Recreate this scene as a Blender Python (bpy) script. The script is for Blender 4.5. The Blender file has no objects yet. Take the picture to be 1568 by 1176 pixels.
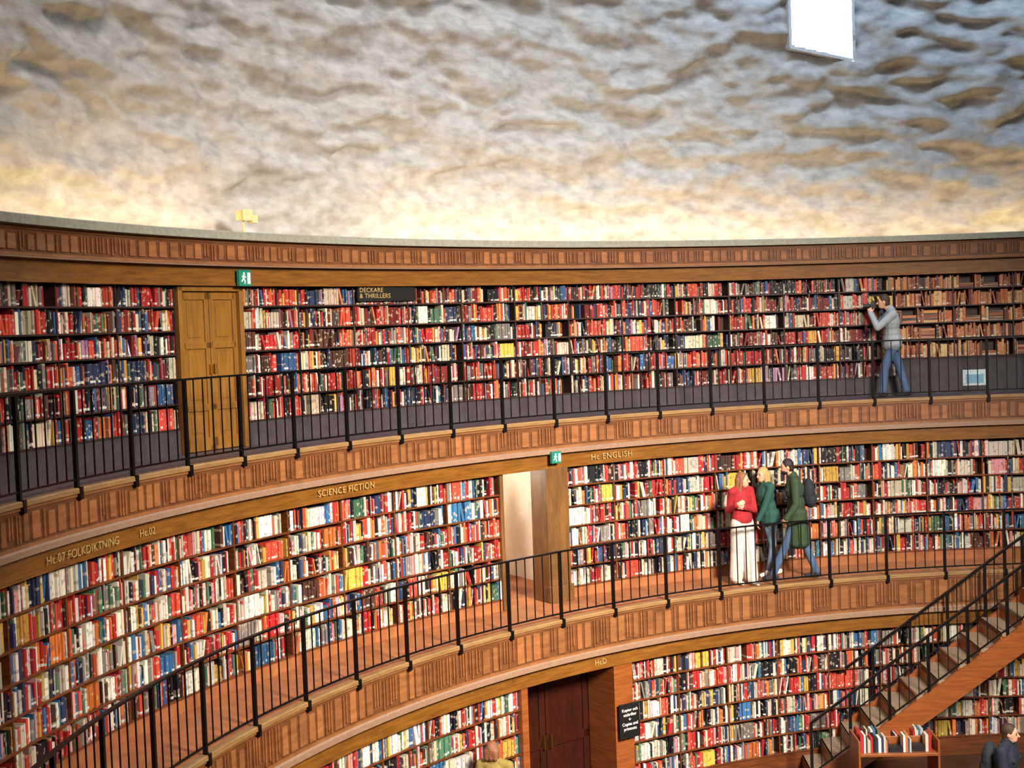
import bpy, math, random
import numpy as np
from mathutils import Vector, Matrix
random.seed(7); rng=np.random.default_rng(7)
Z0=7.0            # camera height above the ground floor; z values below are relative to eye level
FL=-7.0; H2=-4.062; H3=-1.381
R2=11.05; R3=12.0
W1=11.17; W2=12.12; W3=13.05
rad=math.radians
def P(r,th,z):
    t=rad(th); return (r*math.sin(t), r*math.cos(t), z+Z0)
def lin(c):
    return tuple(((v/255)/12.92 if v/255<=.04045 else ((v/255+.055)/1.055)**2.4) for v in c)
# ------------------------------------------------------------------ materials
def newmat(name):
    m=bpy.data.materials.new(name); m.use_nodes=True
    nt=m.node_tree; b=nt.nodes["Principled BSDF"]
    return m,nt,b
def N(nt,t,**k):
    n=nt.nodes.new(t)
    for a,v in k.items(): setattr(n,a,v)
    return n
def plain(name,rgb,rough=.6,metal=0,noise=.15,scale=20,bump=0.0,emit=None,estr=0):
    m,nt,b=newmat(name)
    c=lin(rgb)
    tc=N(nt,"ShaderNodeTexCoord"); nz=N(nt,"ShaderNodeTexNoise"); nz.inputs["Scale"].default_value=scale; nz.inputs["Detail"].default_value=4
    nt.links.new(tc.outputs["Object"],nz.inputs["Vector"])
    r=N(nt,"ShaderNodeValToRGB")
    r.color_ramp.elements[0].position=.3; r.color_ramp.elements[1].position=.7
    r.color_ramp.elements[0].color=(*[v*(1-noise) for v in c],1)
    r.color_ramp.elements[1].color=(*[min(1,v*(1+noise)) for v in c],1)
    nt.links.new(nz.outputs["Fac"],r.inputs[0]); nt.links.new(r.outputs[0],b.inputs["Base Color"])
    b.inputs["Roughness"].default_value=rough; b.inputs["Metallic"].default_value=metal
    if bump:
        bp=N(nt,"ShaderNodeBump"); bp.inputs["Strength"].default_value=bump; bp.inputs["Distance"].default_value=.02
        nt.links.new(nz.outputs["Fac"],bp.inputs["Height"]); nt.links.new(bp.outputs[0],b.inputs["Normal"])
    if emit:
        b.inputs["Emission Color"].default_value=(*lin(emit),1); b.inputs["Emission Strength"].default_value=estr
    return m
def wood(name,c1,c2,rough=.45,sc=(2.5,2.5,26),attr=False):
    m,nt,b=newmat(name)
    tc=N(nt,"ShaderNodeTexCoord"); mp=N(nt,"ShaderNodeMapping"); mp.inputs["Scale"].default_value=sc
    nz=N(nt,"ShaderNodeTexNoise"); nz.inputs["Scale"].default_value=1.0; nz.inputs["Detail"].default_value=6; nz.inputs["Roughness"].default_value=.65
    nt.links.new(tc.outputs["Object"],mp.inputs[0]); nt.links.new(mp.outputs[0],nz.inputs["Vector"])
    r=N(nt,"ShaderNodeValToRGB"); r.color_ramp.elements[0].position=.32; r.color_ramp.elements[1].position=.68
    r.color_ramp.elements[0].color=(*lin(c1),1); r.color_ramp.elements[1].color=(*lin(c2),1)
    nt.links.new(nz.outputs["Fac"],r.inputs[0])
    out=r.outputs[0]
    if attr:
        at=N(nt,"ShaderNodeAttribute"); at.attribute_name="Col"
        mx=N(nt,"ShaderNodeMix",data_type='RGBA',blend_type='MULTIPLY'); mx.inputs[0].default_value=1
        nt.links.new(out,mx.inputs[6]); nt.links.new(at.outputs["Color"],mx.inputs[7]); out=mx.outputs[2]
    nt.links.new(out,b.inputs["Base Color"]); b.inputs["Roughness"].default_value=rough
    bp=N(nt,"ShaderNodeBump"); bp.inputs["Strength"].default_value=.15; bp.inputs["Distance"].default_value=.01
    nt.links.new(nz.outputs["Fac"],bp.inputs["Height"]); nt.links.new(bp.outputs[0],b.inputs["Normal"])
    return m
M_frieze=wood("frieze_wood",(122,78,42),(154,104,62),.5,(3,3,14),attr=True)
M_board=wood("header_wood",(98,60,18),(136,88,30),.4)
M_nose=wood("nosing_wood",(122,90,52),(154,120,76),.45)
M_stripe=plain("soffit_stripe",(142,112,90),.5,noise=.08)
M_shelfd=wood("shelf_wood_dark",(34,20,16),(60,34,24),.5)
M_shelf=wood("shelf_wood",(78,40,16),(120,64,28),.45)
M_kickd=plain("kick_dark",(60,53,58),.6,noise=.2,scale=8)
M_floor2=wood("gallery_floor_terracotta",(138,84,50),(172,108,64),.5,(5,5,5))
M_floor3=plain("gallery_floor_dark",(74,62,66),.5)
M_iron=plain("black_iron",(20,18,20),.4,metal=.6,noise=.3)
M_ledge=plain("ledge_stone",(138,138,126),.6)
M_door=wood("door_oak",(116,78,28),(146,100,38),.4,(14,14,2))
M_reddoor=wood("door_red",(40,12,8),(60,20,12),.35,(10,10,2))
M_white=plain("room_plaster",(224,212,196),.8,noise=.05,scale=3)
M_ground=plain("ground_floor_lino",(70,44,34),.4,noise=.2,scale=2)
M_brass=plain("brass",(200,160,70),.3,metal=1)
M_black=plain("sign_black",(14,14,14),.5)
M_letter=plain("letter_cream",(178,148,90),.5)
M_letterw=plain("letter_white",(232,230,224),.5,emit=(232,230,224),estr=.2)
M_green=plain("exit_green",(20,110,90),.4,emit=(20,120,96),estr=.35)
M_step=plain("stair_tread_stone",(140,120,96),.6,noise=.2,scale=30)
M_orange=wood("stair_wood",(118,62,24),(156,86,38),.4)
def bookmat():
    m,nt,b=newmat("book_spines")
    at=N(nt,"ShaderNodeAttribute"); at.attribute_name="Col"
    inf=N(nt,"ShaderNodeAttribute"); inf.attribute_name="Info"
    sp=N(nt,"ShaderNodeSeparateColor"); nt.links.new(inf.outputs["Color"],sp.inputs[0])
    cb=N(nt,"ShaderNodeCombineXYZ")
    def math_(op,a,bv):
        n=N(nt,"ShaderNodeMath",operation=op)
        for i,v in enumerate((a,bv)):
            if isinstance(v,(int,float)): n.inputs[i].default_value=v
            else: nt.links.new(v,n.inputs[i])
        return n.outputs[0]
    nt.links.new(math_('MULTIPLY',sp.outputs[1],313.7),cb.inputs[0])
    nt.links.new(math_('MULTIPLY',sp.outputs[0],4.5),cb.inputs[1])
    nt.links.new(math_('MULTIPLY',sp.outputs[2],.5),cb.inputs[2])
    nz=N(nt,"ShaderNodeTexNoise"); nz.inputs["Scale"].default_value=1; nz.inputs["Detail"].default_value=0
    nt.links.new(cb.outputs[0],nz.inputs["Vector"])
    t=math_('GREATER_THAN',nz.outputs["Fac"],.66)
    lum=N(nt,"ShaderNodeRGBToBW"); nt.links.new(at.outputs["Color"],lum.inputs[0])
    dark=math_('LESS_THAN',lum.outputs[0],.22)
    c2=N(nt,"ShaderNodeMix",data_type='RGBA'); nt.links.new(dark,c2.inputs[0])
    c2.inputs[6].default_value=(.05,.04,.05,1); c2.inputs[7].default_value=(.6,.5,.35,1)
    mx=N(nt,"ShaderNodeMix",data_type='RGBA'); nt.links.new(math_('MULTIPLY',t,.45),mx.inputs[0])
    nt.links.new(at.outputs["Color"],mx.inputs[6]); nt.links.new(c2.outputs[2],mx.inputs[7])
    lab=math_('MULTIPLY',math_('LESS_THAN',sp.outputs[0],.20),math_('GREATER_THAN',sp.outputs[0],.09))
    lab=math_('MULTIPLY',lab,math_('GREATER_THAN',math_('FRACT',math_('MULTIPLY',sp.outputs[1],57.0),0),.7))
    mx2=N(nt,"ShaderNodeMix",data_type='RGBA'); nt.links.new(lab,mx2.inputs[0])
    nt.links.new(mx.outputs[2],mx2.inputs[6]); mx2.inputs[7].default_value=(.6,.58,.52,1)
    nt.links.new(mx2.outputs[2],b.inputs["Base Color"]); b.inputs["Roughness"].default_value=.5
    return m
M_book=bookmat()
# ------------------------------------------------------------------ mesh accumulator
class Acc:
    def __init__(s): s.v=[];s.f=[];s.m=[];s.c=[]
    def add(s,vs,fs,mi=0,col=(1,1,1)):
        o=len(s.v); s.v+=vs; s.f+=[tuple(i+o for i in f) for f in fs]; s.m+=[mi]*len(fs); s.c+=[col]*len(vs)
    def sweep(s,prof,th0,th1,step=1.0,mi=0,col=(1,1,1)):
        full=abs(th1-th0)>=359.9
        n=max(1,int(math.ceil((th1-th0)/step)));k=len(prof)
        vs=[];fs=[]
        cnt=n if full else n+1
        for i in range(cnt):
            th=th0+(th1-th0)*i/n
            vs+=[P(r,th,z) for r,z in prof]
        for i in range(n):
            j=(i+1)%cnt
            for a in range(k):
                b=(a+1)%k
                fs.append((i*k+a,i*k+b,j*k+b,j*k+a))
        if not full:
            fs.append(tuple(range(k))[::-1]); fs.append(tuple((cnt-1)*k+a for a in range(k)))
        s.add(vs,fs,mi,col)
    def ring(s,r0,r1,z0,z1,th0=0,th1=360,step=1.0,mi=0,col=(1,1,1)):
        s.sweep([(r0,z0),(r1,z0),(r1,z1),(r0,z1)],th0,th1,step,mi,col)
    def lbox(s,r,th,z,w,d,h,mi=0,col=(1,1,1),off=0.0,taper=1.0):
        c=Vector(P(r,th,z)); t=Vector((math.cos(rad(th)),-math.sin(rad(th)),0)); o=Vector((math.sin(rad(th)),math.cos(rad(th)),0))
        c=c+t*off
        vs=[]
        for k,zz in ((1,0),(taper,h)):
            for a,b in ((-1,-1),(1,-1),(1,1),(-1,1)):
                vs.append(tuple(c+t*(a*w/2*k)+o*(b*d/2*k)+Vector((0,0,zz))))
        s.add(vs,[(3,2,1,0),(4,5,6,7),(0,1,5,4),(1,2,6,5),(2,3,7,6),(3,0,4,7)],mi,col)
    def beam(s,p0,p1,w,h,up=Vector((0,0,1)),mi=0):
        p0=Vector(p0);p1=Vector(p1);d=(p1-p0).normalized();sd=d.cross(up).normalized();u=sd.cross(d)
        vs=[]
        for p in (p0,p1):
            for a,b in ((-1,-1),(1,-1),(1,1),(-1,1)): vs.append(tuple(p+sd*(a*w/2)+u*(b*h/2)))
        s.add(vs,[(0,1,2,3),(7,6,5,4),(0,4,5,1),(1,5,6,2),(2,6,7,3),(3,7,4,0)],mi)
    def build(s,name,mats,parent=None,smooth=False,bevel=0):
        me=bpy.data.meshes.new(name); me.from_pydata(s.v,[],s.f)
        for m in mats: me.materials.append(m)
        me.polygons.foreach_set("material_index",s.m)
        if smooth: me.polygons.foreach_set("use_smooth",[True]*len(s.f))
        ca=me.color_attributes.new("Col",'FLOAT_COLOR','POINT')
        arr=np.ones((len(s.v),4),np.float32); arr[:,:3]=np.array(s.c,np.float32); ca.data.foreach_set("color",arr.ravel())
        me.update()
        ob=bpy.data.objects.new(name,me); bpy.context.collection.objects.link(ob)
        if parent: ob.parent=parent
        if bevel:
            b=ob.modifiers.new("b",'BEVEL'); b.width=bevel; b.segments=2; b.limit_method='ANGLE'
        return ob
def empty(name):
    e=bpy.data.objects.new(name,None); bpy.context.collection.objects.link(e); return e
# ------------------------------------------------------------------ shell
a=Acc(); a.ring(0.01,12.6,FL-.2,FL,0,360,3); a.build("floor",[M_ground])
def gallery(name,R,W,H,fm):
    a=Acc()
    a.ring(R+.05,W+.40,H-.12,H,step=1,mi=0)
    a.sweep([(R-.03,H-.04),(R+.06,H-.04),(R+.06,H+.012),(R-.02,H+.012),(R-.03,H)],0,360,1,1)
    return a.build(name,[fm,M_nose])
gallery("gallery_floor_upper",R3,W3,H3,M_floor3)
gallery("gallery_floor_middle",R2,W2,H2,M_floor2)
def frieze(name,R,ztop,zbot,zstripe,zb,board_r):
    a=Acc()
    a.ring(R+.012,R+.12,zbot,ztop,mi=0,col=(.52,.44,.38))
    a.ring(R-.005,R+.02,ztop-.035,ztop,mi=0,col=(.85,.8,.75))
    a.ring(R-.005,R+.02,zbot,zbot+.03,mi=0,col=(.95,.88,.8))
    h0=zbot+.05; h1=ztop-.055; hh=h1-h0
    th=-165.
    dth=math.degrees(1/R)
    while th<15:
        kind=random.random()
        if kind<.55:
            w=random.uniform(.08,.14); g=.72+.35*random.random()
            a.lbox(R+.006,th+dth*w/2,h0+.01,w,.03,hh*random.choice((1,1,.88))-.02,0,(1.10*g,1.0*g,.95*g),taper=.93)
            th+=dth*(w+random.uniform(.03,.06))
        else:
            n=random.choice((1,2,2,3))
            for i in range(n):
                w=.026; g=.7+.3*random.random(); q=random.choice((1,.8,.9))
                a.lbox(R+.006,th+dth*w/2,h0+hh*(1-q),w,.03,hh*q-.01,0,(1.0*g,.84*g,.76*g)); th+=dth*(w+.022)
            th+=dth*.028
    a.sweep([(R-.03,zstripe),(R+.10,zstripe),(R+.10,zbot),(R+.0,zbot),(R-.03,zbot-.02)],0,360,1,1)
    a.ring(board_r,board_r+.10,zb,zstripe+.01,mi=2)
    a.ring(board_r-.012,board_r,zb,zb+.02,mi=2)
    return a.build(name,[M_frieze,M_stripe,M_board])
frieze("trim_upper_frieze",12.85,1.20,.90,.88,.645,12.95)
frieze("trim_middle_frieze",R3,H3-.04,-1.79,-1.865,-2.09,R3+.06)
frieze("trim_lower_frieze",R2,H2-.04,-4.58,-4.665,-4.885,R2+.06)
a=Acc()
a.sweep([(12.72,1.20),(13.85,1.20),(13.85,1.23),(12.80,1.23),(12.80,1.30),(12.73,1.30),(12.72,1.29)],0,360,1)
a.build("trim_cornice_ledge",[M_ledge])
# ------------------------------------------------------------------ bookcases
tiers=dict(
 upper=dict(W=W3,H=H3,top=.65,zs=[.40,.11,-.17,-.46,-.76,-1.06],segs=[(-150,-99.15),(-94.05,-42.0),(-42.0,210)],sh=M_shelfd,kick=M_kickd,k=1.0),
 middle=dict(W=W2,H=H2,top=-2.08,zs=[-2.38-.302*i for i in range(6)],segs=[(-150,-77.4),(-71.8,210)],sh=M_shelf,kick=M_floor2,k=1.12),
 lower=dict(W=W1,H=FL,top=-4.88,zs=[-5.18-.302*i for i in range(6)],segs=[(-150,-80.1),(-69.9,210)],sh=M_shelf,kick=M_shelf,k=1.12))
PAL={
 'upper':[((170,38,36),19),((200,72,52),11),((114,28,26),8),((24,23,28),15),((44,54,84),8),((48,88,132),6),((204,188,160),11),((228,222,206),6),((208,162,70),5),((80,50,40),8),((62,92,74),4),((160,118,148),2),((118,108,106),6),((206,116,62),6)],
 'middle':[((230,224,210),21),((212,200,176),13),((176,38,40),14),((206,76,56),9),((24,23,30),15),((44,56,88),7),((54,104,152),6),((210,168,72),6),((220,150,150),3),((70,114,84),4),((214,118,58),5),((126,118,114),6),((80,50,40),4)],
}
PAL['lower']=PAL['middle']
PALO=[((206,134,76),20),((176,96,50),22),((136,62,36),12),((214,172,112),10),((116,28,24),8),((190,114,82),10),((98,62,40),8),((204,194,166),3),((56,40,34),4)]
def pick(pal):
    t=random.random()*sum(w for _,w in pal)
    for c,w in pal:
        t-=w
        if t<=0: break
    g=random.uniform(.6,1.12)
    return [min(1,max(0,x*g*random.uniform(.93,1.07))) for x in lin(c)]
for tn,T in tiers.items():
    W=T['W'];H=T['H'];a=Acc();KW=T['k']
    dth=math.degrees(1/W); bay=4.4
    V=[];F=[];C=[];I=[]
    def book(th,w,h,z,lean,r,dep,col,v0=0):
        o=len(V); rn=random.random()
        for rr in (r,r+dep):
            for (dx,zz,u,v) in ((0,0,0,0),(w,0,1,0),(w+lean,h,1,1),(lean,h,0,1)):
                V.append(P(rr,th+dx*dth,z+zz)); C.append((*col,1)); I.append((v,rn,u,1))
        F.extend([(o,o+1,o+2,o+3),(o+3,o+2,o+6,o+7),(o+4,o,o+3,o+7),(o+1,o+5,o+6,o+2)])
    for (s0,s1) in T['segs']:
        orange= tn=='upper' and s0==-42.0
        zs=T['zs'][:-1] if orange else T['zs']
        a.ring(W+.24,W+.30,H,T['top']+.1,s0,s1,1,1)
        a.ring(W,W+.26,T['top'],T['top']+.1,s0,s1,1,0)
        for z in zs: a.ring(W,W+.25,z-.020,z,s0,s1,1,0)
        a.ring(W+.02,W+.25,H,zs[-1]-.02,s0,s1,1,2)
        nb=max(1,round((min(s1,15)-s0)/bay)); 
        b0=s0; bw=(min(s1,15)-s0)/nb
        for i in range(nb+1):
            a.lbox(W+.135,b0+bw*i,H,.022,.23,T['top']-H,0)
        for i in range(nb):
            t0=b0+bw*i+dth*.013; t1=b0+bw*(i+1)-dth*.013
            tops=[T['top']]+[z-.02 for z in zs[:-1]]
            pal=PALO if orange else PAL[tn]
            for z,tp in zip(zs,tops):
                ch=tp-z
                th=t0
                fill=1.0 if random.random()<.88 else random.uniform(.82,.97)
                end=t0+(t1-t0)*fill
                run=0;rc=None;base=ch*random.uniform(.76,.9)
                while True:
                    if orange and random.random()<.05 and th+dth*.30<end:
                        zz=z; 
                        for q in range(random.randint(2,5)):
                            hh=.03+.02*random.random()
                            if zz+hh>tp-.02: break
                            book(th,.24,hh,zz,0,W+.03,.17,pick(pal)); zz+=hh
                        th+=dth*.26; continue
                    if run<=0 and random.random()<.06:
                        run=random.randint(3,8); rc=pick(pal); rh=ch*random.uniform(.72,.94); rwid=random.uniform(.02,.04)
                    if run>0:
                        w=rwid*random.uniform(.9,1.1); h=rh; col=[c*random.uniform(.92,1.08) for c in rc]; run-=1
                    else:
                        w=KW*random.choice((.014,.018,.022,.026,.03,.034,.04,.05)); h=min(ch*.97,max(ch*.62,base+random.gauss(0,.024))); col=pick(pal)
                    if th+dth*w>end:
                        if end-th>dth*.012: book(th,(end-th)/dth*.95,base,z,0,W+.03,.16,pick(pal))
                        break
                    lean=0
                    if random.random()<.03 and th+dth*(w+.07)<end:
                        lean=random.choice((-1,1))*random.uniform(.03,.06)
                        if lean<0: th+=dth*abs(lean)
                    book(th,w*.95,h,z,lean,W+.012+random.random()*.035,.16,col)
                    th+=dth*(w+(lean if lean>0 else 0))
                    if random.random()<.008: th+=dth*random.uniform(.03,.10)
    a.build("bookcase_"+tn,[T['sh'],M_shelfd,T['kick']])
    me=bpy.data.meshes.new("books"); me.from_pydata(V,[],F); me.materials.append(M_book)
    for nm,arr in (("Col",C),("Info",I)):
        ca=me.color_attributes.new(nm,'FLOAT_COLOR','POINT'); ca.data.foreach_set("color",np.array(arr,np.float32).ravel())
    ob=bpy.data.objects.new("books_on_shelves",me); bpy.context.collection.objects.link(ob)
# ------------------------------------------------------------------ railings
def railing(name,R,H,o,d,th0,th1,hr=.96):
    a=Acc(); Rr=R+.015
    k0=math.ceil((th0-o)/d); k1=math.floor((th1-o)/d)
    for k in range(k0,k1+1):
        th=o+d*k
        a.lbox(Rr,th,H-.06,.038,.038,hr+.04)
        a.lbox(Rr-.03,th,H-.10,.052,.05,.12)
        if k<k1:
            for j in range(1,6):
                a.lbox(Rr,th+d*j/6,H+.09,.012,.012,hr-.1)
    e0=o+d*k0;e1=o+d*k1
    a.ring(Rr-.022,Rr+.022,H+hr-.022,H+hr,e0,e1,1)
    a.ring(Rr-.01,Rr+.01,H+.08,H+.10,e0,e1,1)
    return a.build(name,[M_iron])
railing("gallery_railing_upper",R3,H3,math.degrees(-2.057),math.degrees(.07863),-150,5)
railing("gallery_railing_middle",R2,H2,math.degrees(-1.935),math.degrees(.08557),-150,5)
# ------------------------------------------------------------------ drum wall
def perlin(p):
    pi=np.floor(p).astype(np.int64); pf=p-pi
    u=pf*pf*pf*(pf*(pf*6-15)+10)
    def g(ix,iy,iz,fx,fy,fz):
        h=(ix*374761393+iy*668265263+iz*2147483647%1000003*1274126177)&0xffffffff
        h=((h^(h>>13))*1274126177)&0xffffffff; h=h^(h>>16)
        a_=(h&1023)/1023*2*np.pi; zz=((h>>10)&1023)/1023*2-1; s=np.sqrt(1-zz*zz)
        return np.cos(a_)*s*fx+np.sin(a_)*s*fy+zz*fz
    r=0
    for dx in (0,1):
        for dy in (0,1):
            for dz in (0,1):
                w=(u[:,0] if dx else 1-u[:,0])*(u[:,1] if dy else 1-u[:,1])*(u[:,2] if dz else 1-u[:,2])
                r=r+w*g(pi[:,0]+dx,pi[:,1]+dy,(pi[:,2]+dz)*7919,pf[:,0]-dx,pf[:,1]-dy,pf[:,2]-dz)
    return r
RD=13.62
ths=np.arange(-180,180,.2); zz=np.concatenate([np.arange(1.15,6.4,.04),np.arange(6.6,7.7,.3)])
TT,ZZ=np.meshgrid(np.radians(ths),zz); t=TT.ravel(); z=ZZ.ravel()
base=np.stack([RD*np.sin(t),RD*np.cos(t),z*2.1],1)+100
warp=np.stack([perlin(base*.6+5.1),perlin(base*.6+17.3),perlin(base*.6+31.7)],1)
q=base+warp*.5
h=0.0
for fr,am in ((1.1,.62),(2.0,.36),(4.2,.08)):
    h=h+am*perlin(q*fr+fr*11)
h=h+.15*perlin(base*.42)
h=np.tanh(h*2.6)*.42      # fat rounded lumps with steep sides
amp=np.clip((z-1.3)/1.4,0,1); amp=.3+.7*amp
amp=amp*np.where(z>6.5,0,1)
B_=h*amp*.44
r=RD-.06-B_
zsh=z-np.clip(B_,-.12,.3)*.55*np.where((z>1.3)&(z<6.3),1,0)
verts=np.stack([r*np.sin(t),r*np.cos(t),zsh+Z0],1)
nt_=len(ths);nz_=len(zz)
i=np.arange(nt_); F=[]
thm=ths+.1
for j in range(nz_-1):
    A0=j*nt_+i; A1=j*nt_+(i+1)%nt_
    zsill=4.62+(thm+48.7)/4.7*(4.38-4.62)
    hole=(thm>-48.7)&(thm<-44.0)&(zz[j]>zsill)&(zz[j]<7.2)
    keep=~hole
    F.append(np.stack([A0,A0+nt_,A1+nt_,A1],1)[keep])
F=np.concatenate(F)
me=bpy.data.meshes.new("wall_drum"); me.from_pydata(verts.tolist(),[],F.tolist())
me.polygons.foreach_set("use_smooth",[True]*len(F))
m,nt,b=newmat("drum_plaster")
tc=N(nt,"ShaderNodeTexCoord"); mp=N(nt,"ShaderNodeMapping"); mp.inputs["Scale"].default_value=(1,1,1.8)
nz=N(nt,"ShaderNodeTexNoise"); nz.inputs["Scale"].default_value=4; nz.inputs["Detail"].default_value=6; nz.inputs["Roughness"].default_value=.5
nt.links.new(tc.outputs["Object"],mp.inputs[0]); nt.links.new(mp.outputs[0],nz.inputs["Vector"])
rp=N(nt,"ShaderNodeValToRGB"); rp.color_ramp.elements[0].position=.3; rp.color_ramp.elements[1].position=.7
rp.color_ramp.elements[0].color=(*lin((146,144,142)),1); rp.color_ramp.elements[1].color=(*lin((182,180,178)),1)
nt.links.new(nz.outputs["Fac"],rp.inputs[0]); nt.links.new(rp.outputs[0],b.inputs["Base Color"]); b.inputs["Roughness"].default_value=.9
bp=N(nt,"ShaderNodeBump"); bp.inputs["Strength"].default_value=.3; bp.inputs["Distance"].default_value=.05
nt.links.new(nz.outputs["Fac"],bp.inputs["Height"]); nt.links.new(bp.outputs[0],b.inputs["Normal"])
me.materials.append(m)
ob=bpy.data.objects.new("wall_drum",me); bpy.context.collection.objects.link(ob)
M_win=plain("window_daylight",(240,248,255),.3,noise=0,emit=(232,244,255),estr=12)
M_frame=plain("window_reveal_plaster",(190,198,206),.7)
wp=empty("window_1")
a=Acc()
a.add([P(13.74,th,z) for th,z in ((-49.3,4.2),(-43.4,4.0),(-43.4,7.4),(-49.3,7.4))],[(0,1,2,3)],0)
a.build("pane",[M_win],wp)
a=Acc()
for th,zb in ((-48.75,4.60),(-43.95,4.36)):
    a.lbox(13.62,th,zb,.05,.24,2.75)
a.beam(P(13.62,-48.8,4.60),P(13.62,-43.9,4.36),.24,.05)
a.build("frame",[M_frame],wp)
# ------------------------------------------------------------------ doors
def local(th): 
    return Vector((math.cos(rad(th)),-math.sin(rad(th)),0)),Vector((math.sin(rad(th)),math.cos(rad(th)),0))
d1=empty("door_1")
a=Acc(); thc=-96.6; W=W3; hw=math.radians(2.45)*W
a.lbox(W+.10,thc,H3,hw*2,.05,.65-H3,1)
for s in (-1,1):
    a.lbox(W+.03,thc,H3,.07,.14,.65-H3,0,off=s*(hw-.035))
a.lbox(W+.03,thc,.58,hw*2,.14,.07,0)
a.build("frame",[M_door,M_shelfd],d1,bevel=.006)
a=Acc(); lw=hw-.075
for s in (-1,1):
    cx=s*(lw/2+.003)
    a.lbox(W+.06,thc,H3+.01,lw-.006,.04,1.94,0,off=cx)
    for e in (-1,1): a.lbox(W+.03,thc,H3+.01,.07,.03,1.94,0,off=cx+e*(lw/2-.038))
    for zz_,hh in ((.01,.16),(.50,.08),(1.26,.08),(1.86,.09)): a.lbox(W+.03,thc,H3+zz_,lw-.006,.03,hh,0,off=cx)
    for zz_,hh in ((.23,.21),(.64,.56),(1.40,.40)): a.lbox(W+.04,thc,H3+zz_,lw-.26,.02,hh,0,off=cx)
a.build("leaves",[M_door],d1,bevel=.005)
a=Acc()
for s in (-1,1): a.lbox(W-.0,thc,H3+.95,.025,.06,.12,0,off=s*.035)
a.build("handles",[M_brass],d1,bevel=.006)
a=Acc()
a.ring(W2-.02,W2+.35,H2,-2.08,-77.45,-77.15,.3,0)
a.ring(W2-.10,W2+.30,H2,-2.08,-73.7,-71.8,.3,0)
a.ring(W2-.14,W2-.08,H2,H2+.25,-73.8,-71.7,.3,0)
a.ring(W2+.0,W2+.3,-2.08,-1.99,-77.3,-73.7,.5,0)
a.build("trim_doorway_middle",[wood("doorway_wood",(84,56,28),(120,82,40),.45,(10,10,2))],bevel=.01)
for nm,rg,mt in (("wall_lobby_back",(15.0,15.1,H2,-1.6,-82,-68,1,0),M_white),("wall_lobby_left",(12.45,15.0,H2,-1.7,-80.3,-80.0,.3,0),M_white),
   ("wall_lobby_right",(12.45,15.0,H2,-1.7,-70.0,-69.7,.3,0),M_white),("ceiling_lobby",(12.4,15.1,-1.7,-1.6,-82,-68,1,0),M_white),("floor_lobby",(12.52,15.1,H2-.1,H2,-82,-68,1,0),M_floor2)):
    a=Acc(); a.ring(*rg); a.build(nm,[mt])
a=Acc() # small display stand in lobby
for s in (-.2,.2):
    for q in (-.14,.14): a.lbox(13.3+q,-75.0,H2,.03,.03,1.0,0,off=s)
for zz_ in (.12,.5,.9): a.lbox(13.3,-75.0,H2+zz_,.46,.34,.03,0)
for i_ in range(7): a.lbox(13.3,-75.0,H2+.93,.035,.2,.2+.03*(i_%3),1+(i_%2),off=-.15+i_*.045)
a.build("display_stand",[M_orange,plain("book_red",(170,40,30)),plain("book_cream",(210,190,160))],bevel=.004)
a=Acc()
a.ring(W1-.05,W1+.6,FL,-4.88,-80.3,-79.7,.3,0)
a.ring(W1-.05,W1+.6,FL,-4.88,-71.6,-69.9,.3,0)
a.ring(W1+.66,W1+.72,FL,-4.7,-84,-66,1,1)
a.build("trim_doorway_lower",[M_orange,M_reddoor],bevel=.01)
d2=empty("door_2")
a=Acc(); thc=-75.65; W=W1+.60; hw=math.radians(4.0)*W
for s in (-1,1):
    cx=s*hw/2
    a.lbox(W,thc,FL+.01,hw-.01,.05,2.12,0,off=cx)
    for e in (-1,1): a.lbox(W-.035,thc,FL+.01,.1,.03,2.12,0,off=cx+e*(hw/2-.06))
    for zz_,hh in ((.01,.22),(.95,.12),(2.0,.13)): a.lbox(W-.035,thc,FL+zz_,hw-.02,.03,hh,0,off=cx)
a.build("leaves",[M_reddoor],d2,bevel=.005)
a=Acc()
for s in (-1,1): a.lbox(W-.08,thc,FL+.95,.03,.05,.2,0,off=s*.06)
a.build("handles",[M_brass],d2)
# ------------------------------------------------------------------ lettering & signs
def text(name,body,r,th,z,size,mat,parent=None,align='CENTER',space=1.0,ls=1.0,off=0.0):
    c=bpy.data.curves.new(name,"FONT"); c.body=body; c.size=size; c.extrude=.002; c.align_x=align; c.space_character=space; c.space_line=ls
    c.materials.append(mat)
    ob=bpy.data.objects.new(name,c); bpy.context.collection.objects.link(ob)
    t_,o_=local(th); n_=-o_
    ob.matrix_world=Matrix(((t_.x,0,n_.x,0),(t_.y,0,n_.y,0),(0,1,0,0),(0,0,0,1)))
    ob.location=Vector(P(r,th,z))+t_*off
    if parent: ob.parent=parent
    return ob
text("shelf_lettering_science_fiction","SCIENCE FICTION",R3+.022,-91.0,-2.01,.115,M_letter,space=1.12)
text("shelf_lettering_english","Hc ENGLISH",R3+.035,-67.9,-2.02,.125,M_letter,space=1.15)
text("shelf_lettering_folkdiktning","Hc.07 FOLKDIKTNING",R3+.015,-113.0,-2.02,.115,M_letter,space=1.08)
text("shelf_lettering_hc","Hc.02",R3+.045,-107.7,-2.02,.11,M_letter,space=1.05)
text("shelf_lettering_hcd","HcD",R2+.048,-72.9,-4.82,.11,M_letter,space=1.05)
sg=empty("shelf_sign_deckare")
a=Acc(); a.lbox(W3-.04,-82.9,.44,1.05,.03,.2,0); a.build("panel",[M_black],sg)
text("lettering","DECKARE\n& THRILLERS",W3-.058,-82.9,.565,.09,M_letter,sg,'LEFT',1.1,.9,off=-.50)
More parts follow.
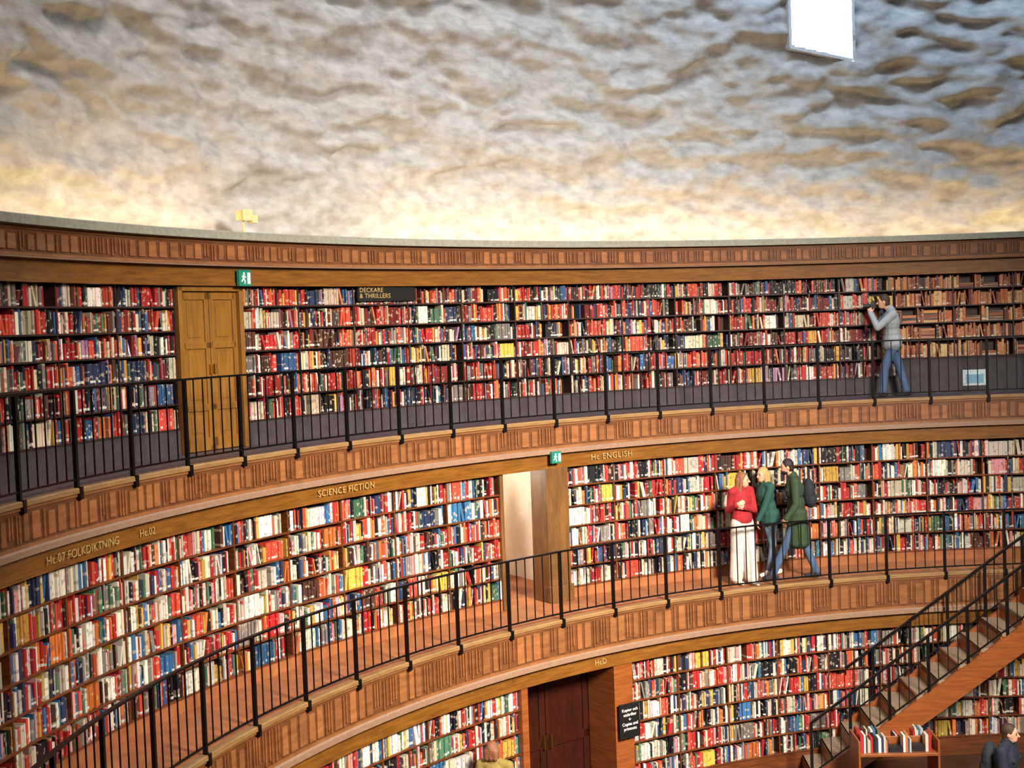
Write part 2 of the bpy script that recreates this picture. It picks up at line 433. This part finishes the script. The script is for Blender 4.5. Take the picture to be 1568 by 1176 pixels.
def exitsign(r,th,z,s):
    e=empty("exit_sign")
    a=Acc(); a.lbox(r,th,z,s,.05,s,0); a.build("box",[M_green],e,bevel=.004)
    a=Acc(); u=s/10
    rr=r-.027
    a.lbox(rr,th,z+7.2*u,1.3*u,.004,1.3*u,0,off=-1.2*u)
    t_,o_=local(th); c0=Vector(P(rr,th,z))
    def bar(x0,z0,x1,z1,w): a.beam(c0+t_*x0*u+Vector((0,0,z0*u)),c0+t_*x1*u+Vector((0,0,z1*u)),.004,w*u,up=Vector((0,0,1)) if abs(x1-x0)>.01 else Vector((1,0,0)))
    bar(-1.2,7,-1.8,4.4,1.5);bar(-1.8,4.6,-.4,3.2,.8);bar(-.4,3.4,-.8,1.4,.7);bar(-1.9,4.4,-3.4,2.6,.8);bar(-1.2,6.6,.4,5.2,.6);bar(-1.3,6.6,-3,5.8,.6)
    a.lbox(rr,th,z+1.4*u,2.4*u,.004,7*u,0,off=2.9*u)
    a.build("pictogram",[M_letterw],e)
exitsign(12.88,-94.65,.64,.2)
exitsign(R3-.06,-73.1,-2.0,.17)
dsn=empty("direction_sign")
a=Acc(); a.lbox(W1-.12,-70.6,-5.95,.36,.03,.5,0); a.build("panel",[M_black],dsn,bevel=.004)
text("lettering","Kopior och\nutskrifter\n\u2190\nCopies and\nprintouts",W1-.138,-70.6,-5.56,.062,M_letterw,dsn,'CENTER',1.0,1.1)
a=Acc(); a.lbox(W3+.0,-36.2,-1.27,.40,.012,.27,0); a.lbox(W3-.008,-36.2,-1.23,.3,.006,.15,1)
a.build("notice_poster",[plain("paper",(200,215,220),.6),plain("paper_print",(120,170,190),.6)])
a=Acc(); sp=empty("ledge_spotlight")
a.lbox(12.95,-94.2,1.3,.025,.025,.22,0); a.lbox(12.95,-94.2,1.47,.14,.12,.12,0); a.lbox(12.93,-93.55,1.44,.09,.10,.10,0)
a.lbox(12.87,-94.2,1.46,.16,.02,.14,0)
a.lbox(12.885,-93.55,1.455,.07,.006,.07,1)
a.build("housing",[plain("lamp_cream",(222,206,150),.5),plain("lamp_lens",(255,240,180),.3,emit=(255,236,170),estr=3)],sp,bevel=.008)
# ------------------------------------------------------------------ staircase
yaw=-.6653
RT=Vector((math.cos(yaw),-math.sin(yaw),0)); FW=Vector((math.sin(yaw),math.cos(yaw),0)); CAM=Vector((0,-12.06,Z0))
def C3(X,D,z): return CAM+RT*X+FW*D+Vector((0,0,z))
st=empty("staircase")
A=C3(4.30,20.45,FL); B=C3(8.35,20.25,H2); w_=-(B-A).cross(Vector((0,0,1))).normalized()
if w_.dot(FW)>0: w_=-w_
wd=1.05
n=13; run=(B-A); run.z=0; u_=run.normalized(); L=run.length; dr=L/n; dz=(H2-FL)/n
a=Acc()
for i_ in range(n):
    p=A+u_*(dr*(i_+.5)); p.z=FL+Z0+dz*(i_+1)-.03
    c=p+w_*wd/2
    a.beam(c-w_*wd/2,c+w_*wd/2,dr+.03,.06,mi=0)
    q0=A+u_*(dr*i_); q0.z=FL+Z0+dz*(i_+.5)
    a.beam(q0,q0+w_*wd,.03,dz,mi=1)
a.build("treads",[M_step,M_orange],st,bevel=.004)
a=Acc()
for s in (0,1):
    o_=w_*(wd*s); 
    a.beam(A+o_+Vector((0,0,-.02)),B+o_+Vector((0,0,-.10)),.06,.34,mi=0)
e=B+u_*1.1
a.add([tuple(x) for x in (B,B+w_*wd,e+w_*wd,e,B-Vector((0,0,.2)),B+w_*wd-Vector((0,0,.2)),e+w_*wd-Vector((0,0,.2)),e-Vector((0,0,.2)))],[(0,1,2,3),(7,6,5,4),(0,4,5,1),(1,5,6,2),(2,6,7,3),(3,7,4,0)],0)
a.build("stringers",[M_orange],st)
a=Acc()
for s in (0,1):
    o_=w_*(wd*s)
    p0=A+o_; p1=B+o_
    up=Vector((0,0,1))
    a.beam(p0+up*.98,p1+up*.98,.045,.035); a.beam(p0+up*.22,p1+up*.22,.02,.02)
    npst=7
    for k in range(npst+1):
        p=p0.lerp(p1,k/npst)
        a.beam(p,p+up*.98,.042,.042,up=u_)
        if k<npst:
            for j in range(1,4):
                q_=p0.lerp(p1,(k+j/4)/npst); a.beam(q_+up*.22,q_+up*.98,.012,.012,up=u_)
a.build("railing",[M_iron],st)
tb=empty("book_display_cart")
a=Acc(); c=C3(5.25,18.6,FL); 
a2=u_; b2=w_
def obox(a,c,hx,hy,z0,z1,mi=0,ax=a2,ay=b2):
    vs=[]
    for zz_ in (z0,z1):
        for i_,j_ in ((-1,-1),(1,-1),(1,1),(-1,1)): vs.append(tuple(c+ax*hx*i_+ay*hy*j_+Vector((0,0,zz_))))
    a.add(vs,[(3,2,1,0),(4,5,6,7),(0,1,5,4),(1,2,6,5),(2,3,7,6),(3,0,4,7)],mi)
obox(a,c,.55,.30,.80,.84); obox(a,c,.55,.30,.3,.33); obox(a,c,.55,.012,.8,1.0)
for i_ in (-1,1):
    obox(a,c+a2*.55*i_,.015,.30,.15,1.02)
for i_ in (-1,1):
    for j_ in (-1,1): obox(a,c+a2*.5*i_+b2*.25*j_,.03,.03,0,.15)
a.build("cart",[M_orange],tb,bevel=.004)
a=Acc()
for row in (-1,1):
    x=-.52
    while x<.46:
        wv=random.uniform(.02,.045); col=pick(PAL['middle']); hh=random.uniform(.16,.26)
        if random.random()<.12: 
            wv=.2; hh=.05+.06*random.random()
        if x+wv>.53: break
        obox(a,c+a2*(x+wv/2)+b2*row*.14,wv/2*.93,random.uniform(.08,.11),.84,.84+hh); a.c[-8:]=[tuple(col)]*8; x+=wv
me_b=a.build("books",[M_book],tb)
ia=me_b.data.color_attributes.new("Info",'FLOAT_COLOR','POINT'); ia.data.foreach_set("color",np.tile([.5,.3,.5,1],len(a.v)).astype(np.float32))
# ------------------------------------------------------------------ people
class Body:
    def __init__(s): s.pr=[]
    def cap(s,p0,p1,r0,r1,mat): s.pr.append(('c',(np.array(p0,float),np.array(p1,float),r0,r1),mat))
    def ell(s,c,ax,mat): s.pr.append(('e',(np.array(c,float),np.array(ax,float)),mat))
    def mesh(s):
        V=[];F=[]
        nu,nv=12,8
        for k,d,m in s.pr:
            o=len(V)
            if k=='e':
                c,ax=d
                V.append(c+ax[2])
                for i in range(1,nv):
                    ph=math.pi*i/nv
                    for j in range(nu):
                        th=2*math.pi*j/nu
                        V.append(c+ax[2]*math.cos(ph)+(ax[0]*math.cos(th)+ax[1]*math.sin(th))*math.sin(ph))
                V.append(c-ax[2]); rows=nv-1
            else:
                p0,p1,r0,r1=d; w=p1-p0; L=np.linalg.norm(w)+1e-9; w=w/L
                q=np.array([1,0,0]) if abs(w[0])<.8 else np.array([0,1,0]); u=np.cross(w,q); u/=np.linalg.norm(u); v=np.cross(w,u)
                V.append(p0-w*r0); rows=0
                for (p,r,angs) in ((p0,r0,(-60,-30,0)),(p1,r1,(0,30,60))):
                    for an in angs:
                        rr=r*math.cos(rad(an)); hh=r*math.sin(rad(an)); rows+=1
                        for j in range(nu):
                            th=2*math.pi*j/nu
                            V.append(p+w*hh+(u*math.cos(th)+v*math.sin(th))*rr)
                V.append(p1+w*r1)
            for j in range(nu):
                j2=(j+1)%nu
                F.append((o,o+1+j,o+1+j2))
                for i in range(rows-1):
                    F.append((o+1+i*nu+j,o+1+(i+1)*nu+j,o+1+(i+1)*nu+j2,o+1+i*nu+j2))
                last=o+1+rows*nu
                F.append((o+1+(rows-1)*nu+j,last,o+1+(rows-1)*nu+j2))
        return V,F
    def dist(s,X):
        best=np.full(len(X),1e9); idx=np.zeros(len(X),int)
        for k,d,m in s.pr:
            if k=='e':
                c,ax=d; ln=np.linalg.norm(ax,axis=1); q=(X-c)@(ax/ln[:,None]).T/ln
                dd=(np.linalg.norm(q,axis=1)-1)*ln.min()
            else:
                p0,p1,r0,r1=d; w=p1-p0; t=np.clip(((X-p0)@w)/(w@w+1e-9),0,1)
                dd=np.linalg.norm(X-p0-t[:,None]*w,axis=1)-(r0+(r1-r0)*t)
            b=dd<best; best=np.where(b,dd,best); idx=np.where(b,m,idx)
        return idx
M_skin=plain("skin",(214,160,130),.5,noise=.05)
M_eye=plain("eye_dark",(30,22,20),.2)
M_lip=plain("lips",(150,70,66),.5)
def cloth(name,rgb): return plain(name,rgb,.85,noise=.10,scale=9,bump=.5)
def hand(b,w,d,nrm,curl,mat):
    w=np.array(w,float); d=np.array(d,float); d/=np.linalg.norm(d); nrm=np.array(nrm,float); nrm-=d*(nrm@d); nrm/=np.linalg.norm(nrm); s=np.cross(d,nrm)
    b.ell(w+d*.045,[d*.05,s*.042,nrm*.018],mat)
    for i,ln in enumerate((.062,.075,.07,.054)):
        p=w+d*.082+s*((i-1.5)*.021)
        a1=curl; a2_=curl*2.1
        p1=p+(d*math.cos(a1)+nrm*math.sin(a1))*ln*.55; p2=p1+(d*math.cos(a2_)+nrm*math.sin(a2_))*ln*.55
        b.cap(p,p1,.010,.009,mat); b.cap(p1,p2,.009,.0075,mat)
    p=w+d*.03-s*.036; p1=p+(d*.6-s*.7+nrm*.35)*.035; b.cap(p,p1,.013,.011,mat); b.cap(p1,p1+(d*.85-s*.2+nrm*.45)*.03,.011,.009,mat)
def person(name,base,J,mats,opt={}):
    """J in metres: x = image right, y = away, z = up. mats: roles 0 skin 1 hair 2 top 3 legs 4 shoes 5 accent"""
    b=Body(); g=lambda k: np.array(J[k],float)
    F=np.array([*J['F'],0.0]); F/=np.linalg.norm(F); Zv=np.array([0,0,1.]); S=np.cross(Zv,F)
    HF=np.array([*J.get('HF',J['F']),J.get('HT',0.)]); HF/=np.linalg.norm(HF); HS=np.cross(Zv,HF); HS/=np.linalg.norm(HS); HU=np.cross(HF,HS)
    pel=g('pelvis'); ch=g('chest'); hd=g('head')
    tr=opt.get('torso',1.0)
    for s,sn in ((1,'L'),(-1,'R')):
        hip=pel+S*.09*s+np.array([0,0,-.02]); kn=g('knee'+sn); an=g('ankle'+sn)
        r1,r2,r3=opt.get('leg',(.088,.062,.05))
        b.cap(hip,kn,r1,r2,3); b.cap(kn,an+np.array([0,0,.03]),r2*1.0,r3,3)
        tf=np.array([*J.get('toe'+sn,J['F']),0.]); tf/=np.linalg.norm(tf)
        b.cap(an+np.array([0,0,-.035])-tf*.04,an+tf*.15+np.array([0,0,-.05]),.043,.034,4)
        b.cap(an+np.array([0,0,.0]),an+tf*.05+np.array([0,0,-.03]),.045,.045,4)
        sh=ch+S*s*.165*tr+np.array([0,0,.13]); el=g('elbow'+sn); wr=g('wrist'+sn)
        b.cap(ch+S*s*.08+np.array([0,0,.15]),sh,.075,.068,2)
        b.cap(sh,el,.066*tr,.052*tr,2); b.cap(el,wr,.052*tr,.038*tr,opt.get('fore',2))
        hdv=g('hand'+sn)
        hand(b,wr,hdv,J.get('palm'+sn,tuple(-S*s)),opt.get('curl',.5),0)
    b.ell(pel,[S*.165,F*.125,Zv*.14],3)
    mid=(pel*.55+ch*.45); b.ell(mid,[S*.16*tr,F*.125*tr,Zv*.20],2)
    b.ell(ch,[S*.185*tr,F*.13*tr,Zv*.21],2); 
    b.ell(pel*.85+ch*.15,[S*.17*tr,F*.14*tr,Zv*.10],2)
    nk=ch+np.array([0,0,.20]); b.cap(nk,hd-HU*.05-HF*.01,.058,.052,0); b.cap(nk-np.array([0,0,.02]),nk+np.array([0,0,.02])+F*.01,.085,.072,2)
    b.ell(hd,[HS*.074,HF*.092,HU*.112],0); b.ell(hd+HF*.03-HU*.062,[HS*.052,HF*.058,HU*.052],0)
    b.cap(hd+HF*.088+HU*.005,hd+HF*.106-HU*.026,.010,.015,0)
    for s in (1,-1): b.ell(hd+HS*.077*s-HU*.01,[HS*.012,HF*.02,HU*.032],0)
    b.ell(hd-HF*.022+HU*.030,[HS*.086,HF*.096,HU*.102],1)
    b.ell(hd-HF*.045-HU*.02,[HS*.078,HF*.065,HU*.09],1)
    hl=opt.get('hair',0)
    if hl:
        for s in (-.045,0,.045): b.cap(hd-HF*.055+HS*s,hd-HF*.075+HS*s*1.3-HU*hl,.06,.035,1)
        for s in (-1,1): b.cap(hd+HS*.07*s+HU*.03,hd+HS*.085*s-HF*.02-HU*hl*.8,.028,.024,1)
    if opt.get('beard'): b.ell(hd+HF*.034-HU*.075,[HS*.056,HF*.062,HU*.046],1)
    if opt.get('skirt'):
        zt,zb,r0_,r1_=opt['skirt']
        nq=34
        for q in range(nq):
            f_=q/(nq-1); zz_=zt+(zb-zt)*f_; rr=r0_+(r1_-r0_)*f_
            b.ell(pel*np.array([1,1,0])+np.array([0,0,zz_])+F*opt.get('sk_off',0)*f_,[S*rr,F*rr*.85,Zv*.10],2)
    if opt.get('pack'):
        pc=ch-F*.22+np.array([0,0,-.05]); b.ell(pc,[S*.15,F*.10,Zv*.23],5); b.ell(pc+np.array([0,0,-.1])-F*.03,[S*.14,F*.10,Zv*.14],5)
        for s in (1,-1): b.cap(ch+S*s*.12+np.array([0,0,.2])-F*.05,ch+S*s*.12+F*.13,.022,.022,5)
    for (p0,p1,r0_,r1_,mm) in opt.get('extra',[]): b.cap(p0,p1,r0_,r1_,mm)
    V,Fc=b.mesh()
    me=bpy.data.meshes.new("tmp"); me.from_pydata([tuple(v) for v in V],[],Fc)
    ob=bpy.data.objects.new("tmp",me); bpy.context.collection.objects.link(ob)
    rm=ob.modifiers.new("r",'REMESH'); rm.mode='VOXEL'; rm.voxel_size=opt.get('vox',.0085)
    sm=ob.modifiers.new("s",'SMOOTH'); sm.factor=.5; sm.iterations=3
    dg=bpy.context.evaluated_depsgraph_get(); nm=bpy.data.meshes.new_from_object(ob.evaluated_get(dg))
    bpy.data.objects.remove(ob)
    fc=np.empty(len(nm.polygons)*3,np.float32); nm.polygons.foreach_get("center",fc)
    idx=b.dist(fc.reshape(-1,3).astype(float))
    nm.materials.clear()
    for m_ in mats: nm.materials.append(m_)
    nm.polygons.foreach_set("material_index",idx.astype(np.int32)); nm.polygons.foreach_set("use_smooth",[True]*len(nm.polygons)); nm.update()
    e=empty(name); r_,th_,H_=base; 
    pos=Vector(P(r_,th_,H_)); dv=(pos-CAM); dv.z=0; dv.normalize(); rt=Vector((dv.y,-dv.x,0))
    e.matrix_world=Matrix(((rt.x,dv.x,0,pos.x),(rt.y,dv.y,0,pos.y),(0,0,1,pos.z),(0,0,0,1)))
    bo=bpy.data.objects.new("body",nm); bpy.context.collection.objects.link(bo); bo.parent=e
    eb=Body()
    for s in (1,-1):
        eb.ell(hd+HF*.083+HS*.030*s+HU*.004,[HS*.012,HF*.010,HU*.007],0)
        eb.cap(hd+HF*.088+HS*.018*s+HU*.024,hd+HF*.080+HS*.045*s+HU*.024,.004,.003,0)
    eb.cap(hd+HF*.086-HU*.058+HS*.018,hd+HF*.086-HU*.058-HS*.018,.005,.005,1)
    V,Fc=eb.mesh(); me=bpy.data.meshes.new("face"); me.from_pydata([tuple(v) for v in V],[],Fc); me.materials.append(M_eye); me.materials.append(M_lip)
    me.polygons.foreach_set("material_index",[1 if i_>=len(Fc)-84 else 0 for i_ in range(len(Fc))])
    fo=bpy.data.objects.new("face_features",me); bpy.context.collection.objects.link(fo); fo.parent=e
    return e
H_br=plain("hair_brown",(62,42,30),.6,bump=.6,scale=60); H_bl=plain("hair_blonde",(196,150,92),.55,bump=.6,scale=60); H_dk=plain("hair_dark",(28,20,18),.5,bump=.6,scale=60); H_lb=plain("hair_light_brown",(132,84,54),.55,bump=.6,scale=60)
jeans=cloth("denim_blue",(70,94,128)); jeans2=cloth("denim_light",(100,124,146)); greyj=cloth("jacket_grey",(146,154,162)); redj=cloth("jacket_red",(156,30,36)); whitep=cloth("trousers_white",(206,198,190))
greenp=cloth("parka_green",(44,64,42)); teal=cloth("jacket_teal",(32,76,68)); shoe_w=cloth("sneaker_white",(214,210,204)); shoe_d=cloth("shoe_dark",(40,40,44)); pack=cloth("backpack_black",(30,34,40)); navy=cloth("jacket_navy",(28,34,52)); olive=cloth("scarf_olive",(140,120,60)); blackc=cloth("clothes_black",(20,20,22)); wstr=cloth("stripe_white",(216,206,200))
ph=person("man_photographing",(12.62,-43.2,H3),dict(F=(-1,-.15),pelvis=(.03,0,.90),chest=(.02,0,1.24),head=(-.10,0,1.585),HT=-.05,
  kneeL=(-.10,-.10,.47),ankleL=(-.13,-.12,.085),kneeR=(.14,.08,.47),ankleR=(.24,.08,.085),
  elbowL=(-.20,-.22,1.16),wristL=(-.31,-.12,1.40),handL=(-.15,.45,.9),palmL=(.3,1,0),
  elbowR=(-.22,.2,1.18),wristR=(-.30,.13,1.42),handR=(-.15,-.45,.8),palmR=(.3,-1,0)),
  [M_skin,H_br,greyj,jeans,shoe_d,pack],dict(torso=1.12,curl=.7,leg=(.095,.07,.058),skirt=(.98,.84,.19,.195)))
a=Acc()
def fbox(a,c,s,mi=0):
    x,y,z=c;w,d,h=s
    vs=[(x+i*w/2,y+j*d/2,z+k*h/2) for k in (-1,1) for i,j in ((-1,-1),(1,-1),(1,1),(-1,1))]
    a.add(vs,[(3,2,1,0),(4,5,6,7),(0,1,5,4),(1,2,6,5),(2,3,7,6),(3,0,4,7)],mi)
fbox(a,(-.27,0,1.53),(.07,.15,.10)); fbox(a,(-.26,0,1.59),(.06,.06,.04))
vs=[];nn=16
for x_,r_ in ((-.30,.036),(-.36,.036),(-.36,.042),(-.43,.042)):
    for i_ in range(nn): vs.append((x_,math.cos(2*math.pi*i_/nn)*r_,1.52+math.sin(2*math.pi*i_/nn)*r_))
fs=[(q*nn+i_,q*nn+(i_+1)%nn,(q+1)*nn+(i_+1)%nn,(q+1)*nn+i_) for q in range(3) for i_ in range(nn)]+[tuple(range(3*nn,4*nn))]
a.add(vs,fs); a.build("photo_camera",[M_black],ph)
person("woman_red_jacket",(11.42,-58.6,H2),dict(F=(.6,-.8),pelvis=(0,0,.97),chest=(.0,0,1.30),head=(.03,-.02,1.605),HF=(.95,-.3),
  kneeL=(.10,-.04,.5),ankleL=(.12,-.05,.085),kneeR=(-.09,-.02,.5),ankleR=(-.11,-.03,.085),
  elbowL=(.19,.03,1.14),wristL=(.05,-.18,1.20),handL=(-.8,-.25,.2),palmL=(0,1,0),
  elbowR=(-.21,-.02,1.14),wristR=(-.08,-.22,1.24),handR=(.8,-.15,.4),palmR=(0,1,0)),
  [M_skin,H_lb,redj,whitep,shoe_w,wstr],dict(torso=1.0,leg=(.105,.10,.105),hair=.2,skirt=(1.06,1.0,.165,.17),
   extra=[((-.19,-.03,1.33),(-.21,-.02,1.24),.068,.066,5)]))
person("woman_teal_jacket",(11.8,-55.15,H2),dict(F=(-.8,-.5),pelvis=(0,0,.93),chest=(-.06,0,1.28),head=(-.10,-.02,1.60),HF=(-.7,-.7),
  kneeL=(.0,.08,.48),ankleL=(.10,.10,.085),kneeR=(.04,-.08,.5),ankleR=(-.03,-.09,.085),
  elbowL=(-.08,-.20,1.10),wristL=(-.18,-.24,.92),handL=(-.2,-.1,-1),palmL=(1,0,0),
  elbowR=(.02,.21,1.08),wristR=(-.05,.22,.86),handR=(-.2,0,-1),palmR=(-.5,-1,0)),
  [M_skin,H_bl,teal,jeans2,shoe_w,pack],dict(torso=1.0,hair=.28,skirt=(1.0,.88,.182,.186)))
person("man_green_parka",(11.35,-54.2,H2),dict(F=(-1,-.1),pelvis=(.04,0,.98),chest=(.0,0,1.40),head=(-.10,0,1.755),HF=(-1,-.25),HT=-.12,
  kneeL=(-.17,-.08,.50),ankleL=(-.34,-.08,.085),kneeR=(.16,.08,.5),ankleR=(.30,.09,.10),toeR=(-1,0),
  elbowL=(.03,-.25,1.20),wristL=(-.12,-.28,.99),handL=(-.4,-.05,-.9),palmL=(.5,.9,0),
  elbowR=(.05,.25,1.20),wristR=(-.10,.26,1.0),handR=(-.4,0,-.9),palmR=(.5,-.9,0)),
  [M_skin,H_dk,greenp,jeans,shoe_d,pack],dict(torso=1.1,skirt=(1.05,.58,.18,.225),pack=1,beard=1,leg=(.09,.066,.055)))
SD=dict(F=(-.9,-.3),pelvis=(0,0,.93),chest=(0,0,1.28),head=(-.02,0,1.60),kneeL=(0,-.09,.5),ankleL=(0,-.1,.085),kneeR=(.02,.09,.5),ankleR=(.05,.1,.085),
  elbowL=(.0,-.23,1.05),wristL=(-.1,-.22,.85),handL=(-.2,0,-1),elbowR=(.0,.23,1.05),wristR=(-.1,.22,.85),handR=(-.2,0,-1),palmL=(.2,1,0),palmR=(.2,-1,0))
def xr(X,D):
    p=C3(X,D,0); return math.hypot(p.x,p.y), math.degrees(math.atan2(p.x,p.y))
def mir(d_):
    m_={}
    for k_,v_ in d_.items():
        k2=k_[:-1]+{'L':'R','R':'L'}[k_[-1]] if k_[-1] in 'LR' and k_[:-1] in ('knee','ankle','elbow','wrist','hand','palm') else k_
        m_[k2]=(-v_[0],*v_[1:])
    return m_
person("visitor_dark_coat",(*xr(6.12,16.7),FL),dict(mir(SD),F=(.9,-.3),head=(.08,0,1.60),chest=(.03,0,1.28)),[M_skin,H_br,navy,blackc,shoe_d,pack],dict(torso=1.15,pack=1,vox=.01))
s2=dict(SD,F=(.3,.9)); s2.update(elbowL=(-.24,0,1.05),wristL=(-.22,.1,.85),elbowR=(.24,0,1.05),wristR=(.22,.1,.85),kneeL=(-.09,0,.5),ankleL=(-.1,0,.085),kneeR=(.09,0,.5),ankleR=(.1,.02,.085),palmL=(1,0,0),palmR=(-1,0,0))
person("visitor_olive_scarf",(*xr(-.40,16.75),FL),s2,[M_skin,H_lb,olive,blackc,shoe_d,pack],dict(torso=1.1,vox=.01,hair=.08))
person("visitor_in_lobby",(13.9,-73.3,H2),dict(SD),[M_skin,H_dk,blackc,blackc,shoe_d,pack],dict(vox=.012))
# ------------------------------------------------------------------ lights
def area(name,loc,target,sx,sy,power,col,spread=180):
    l=bpy.data.lights.new(name,'AREA'); l.shape='RECTANGLE'; l.size=sx; l.size_y=sy; l.energy=power; l.color=col; l.spread=rad(spread)
    o=bpy.data.objects.new(name,l); bpy.context.collection.objects.link(o); o.location=loc
    d=Vector(target)-Vector(loc); o.rotation_euler=d.to_track_quat('-Z','Y').to_euler(); return o
th=-150.
while th<10:
    s=1.0
    if -92<th<-84: s=.15
    elif th<-88: s=1.4
    s*=(.75+.5*random.random())
    l=bpy.data.lights.new("cove_lamp",'AREA'); l.shape='RECTANGLE'; l.size=1.2; l.size_y=.08; l.energy=11*s; l.color=(1,.68,.30)
    o=bpy.data.objects.new("cove_lamp",l); bpy.context.collection.objects.link(o)
    t_,o_=local(th); nrm=(Vector((0,0,1))+o_*1.1).normalized()
    zc=-nrm; xc=t_; yc=zc.cross(xc)
    o.matrix_world=Matrix(((xc.x,yc.x,zc.x,0),(xc.y,yc.y,zc.y,0),(xc.z,yc.z,zc.z,0),(0,0,0,1))); o.location=P(12.92,th,1.265)
    th+=6.5
for th_,pw,cl in ((-118,380,(1,.87,.70)),(-82,370,(.95,.93,.92)),(-42,620,(.58,.78,1.0))):
    area("drum_daylight_fill",P(10.2,th_,10.6),P(13.2,th_,3.4),6,1.6,pw,cl)  # daylight from above as added area lights, grazing the plaster to show its relief
area("book_tier_fill",(2.5,-3.5,Z0+4.0),P(12.2,-74,-4.5),3.0,3.0,1450,(1,.89,.76),spread=72)  # added off-screen fill that brightens the book tiers, not a room fixture
pl=bpy.data.lights.new("lobby_fill",'POINT'); pl.energy=110; pl.shadow_soft_size=.2; pl.color=(1,.9,.78)  # unseen point light added to brighten the room behind the doorway
o=bpy.data.objects.new("lobby_fill",pl); bpy.context.collection.objects.link(o); o.location=P(13.6,-77.5,-2.0)
w=bpy.data.worlds.new("w"); bpy.context.scene.world=w; w.use_nodes=True
bg=w.node_tree.nodes["Background"]; bg.inputs[0].default_value=(.72,.82,1,1); bg.inputs[1].default_value=.10
# ------------------------------------------------------------------ camera
pitch,roll=-.04254,-.03645
Fv=FW*math.cos(pitch)+Vector((0,0,math.sin(pitch))); U=-FW*math.sin(pitch)+Vector((0,0,math.cos(pitch)))
c_,s_=math.cos(roll),math.sin(roll)
right=RT*c_+U*s_; upv=U*c_-RT*s_; back=-Fv
cd=bpy.data.cameras.new("camera"); cam=bpy.data.objects.new("camera",cd); bpy.context.collection.objects.link(cam)
cam.matrix_world=Matrix(((right.x,upv.x,back.x,CAM.x),(right.y,upv.y,back.y,CAM.y),(right.z,upv.z,back.z,CAM.z),(0,0,0,1)))
cd.sensor_width=36; cd.lens=36*2027/1568; cd.clip_end=200
sc=bpy.context.scene; sc.camera=cam
sc.view_settings.view_transform='Standard'; sc.view_settings.exposure=0
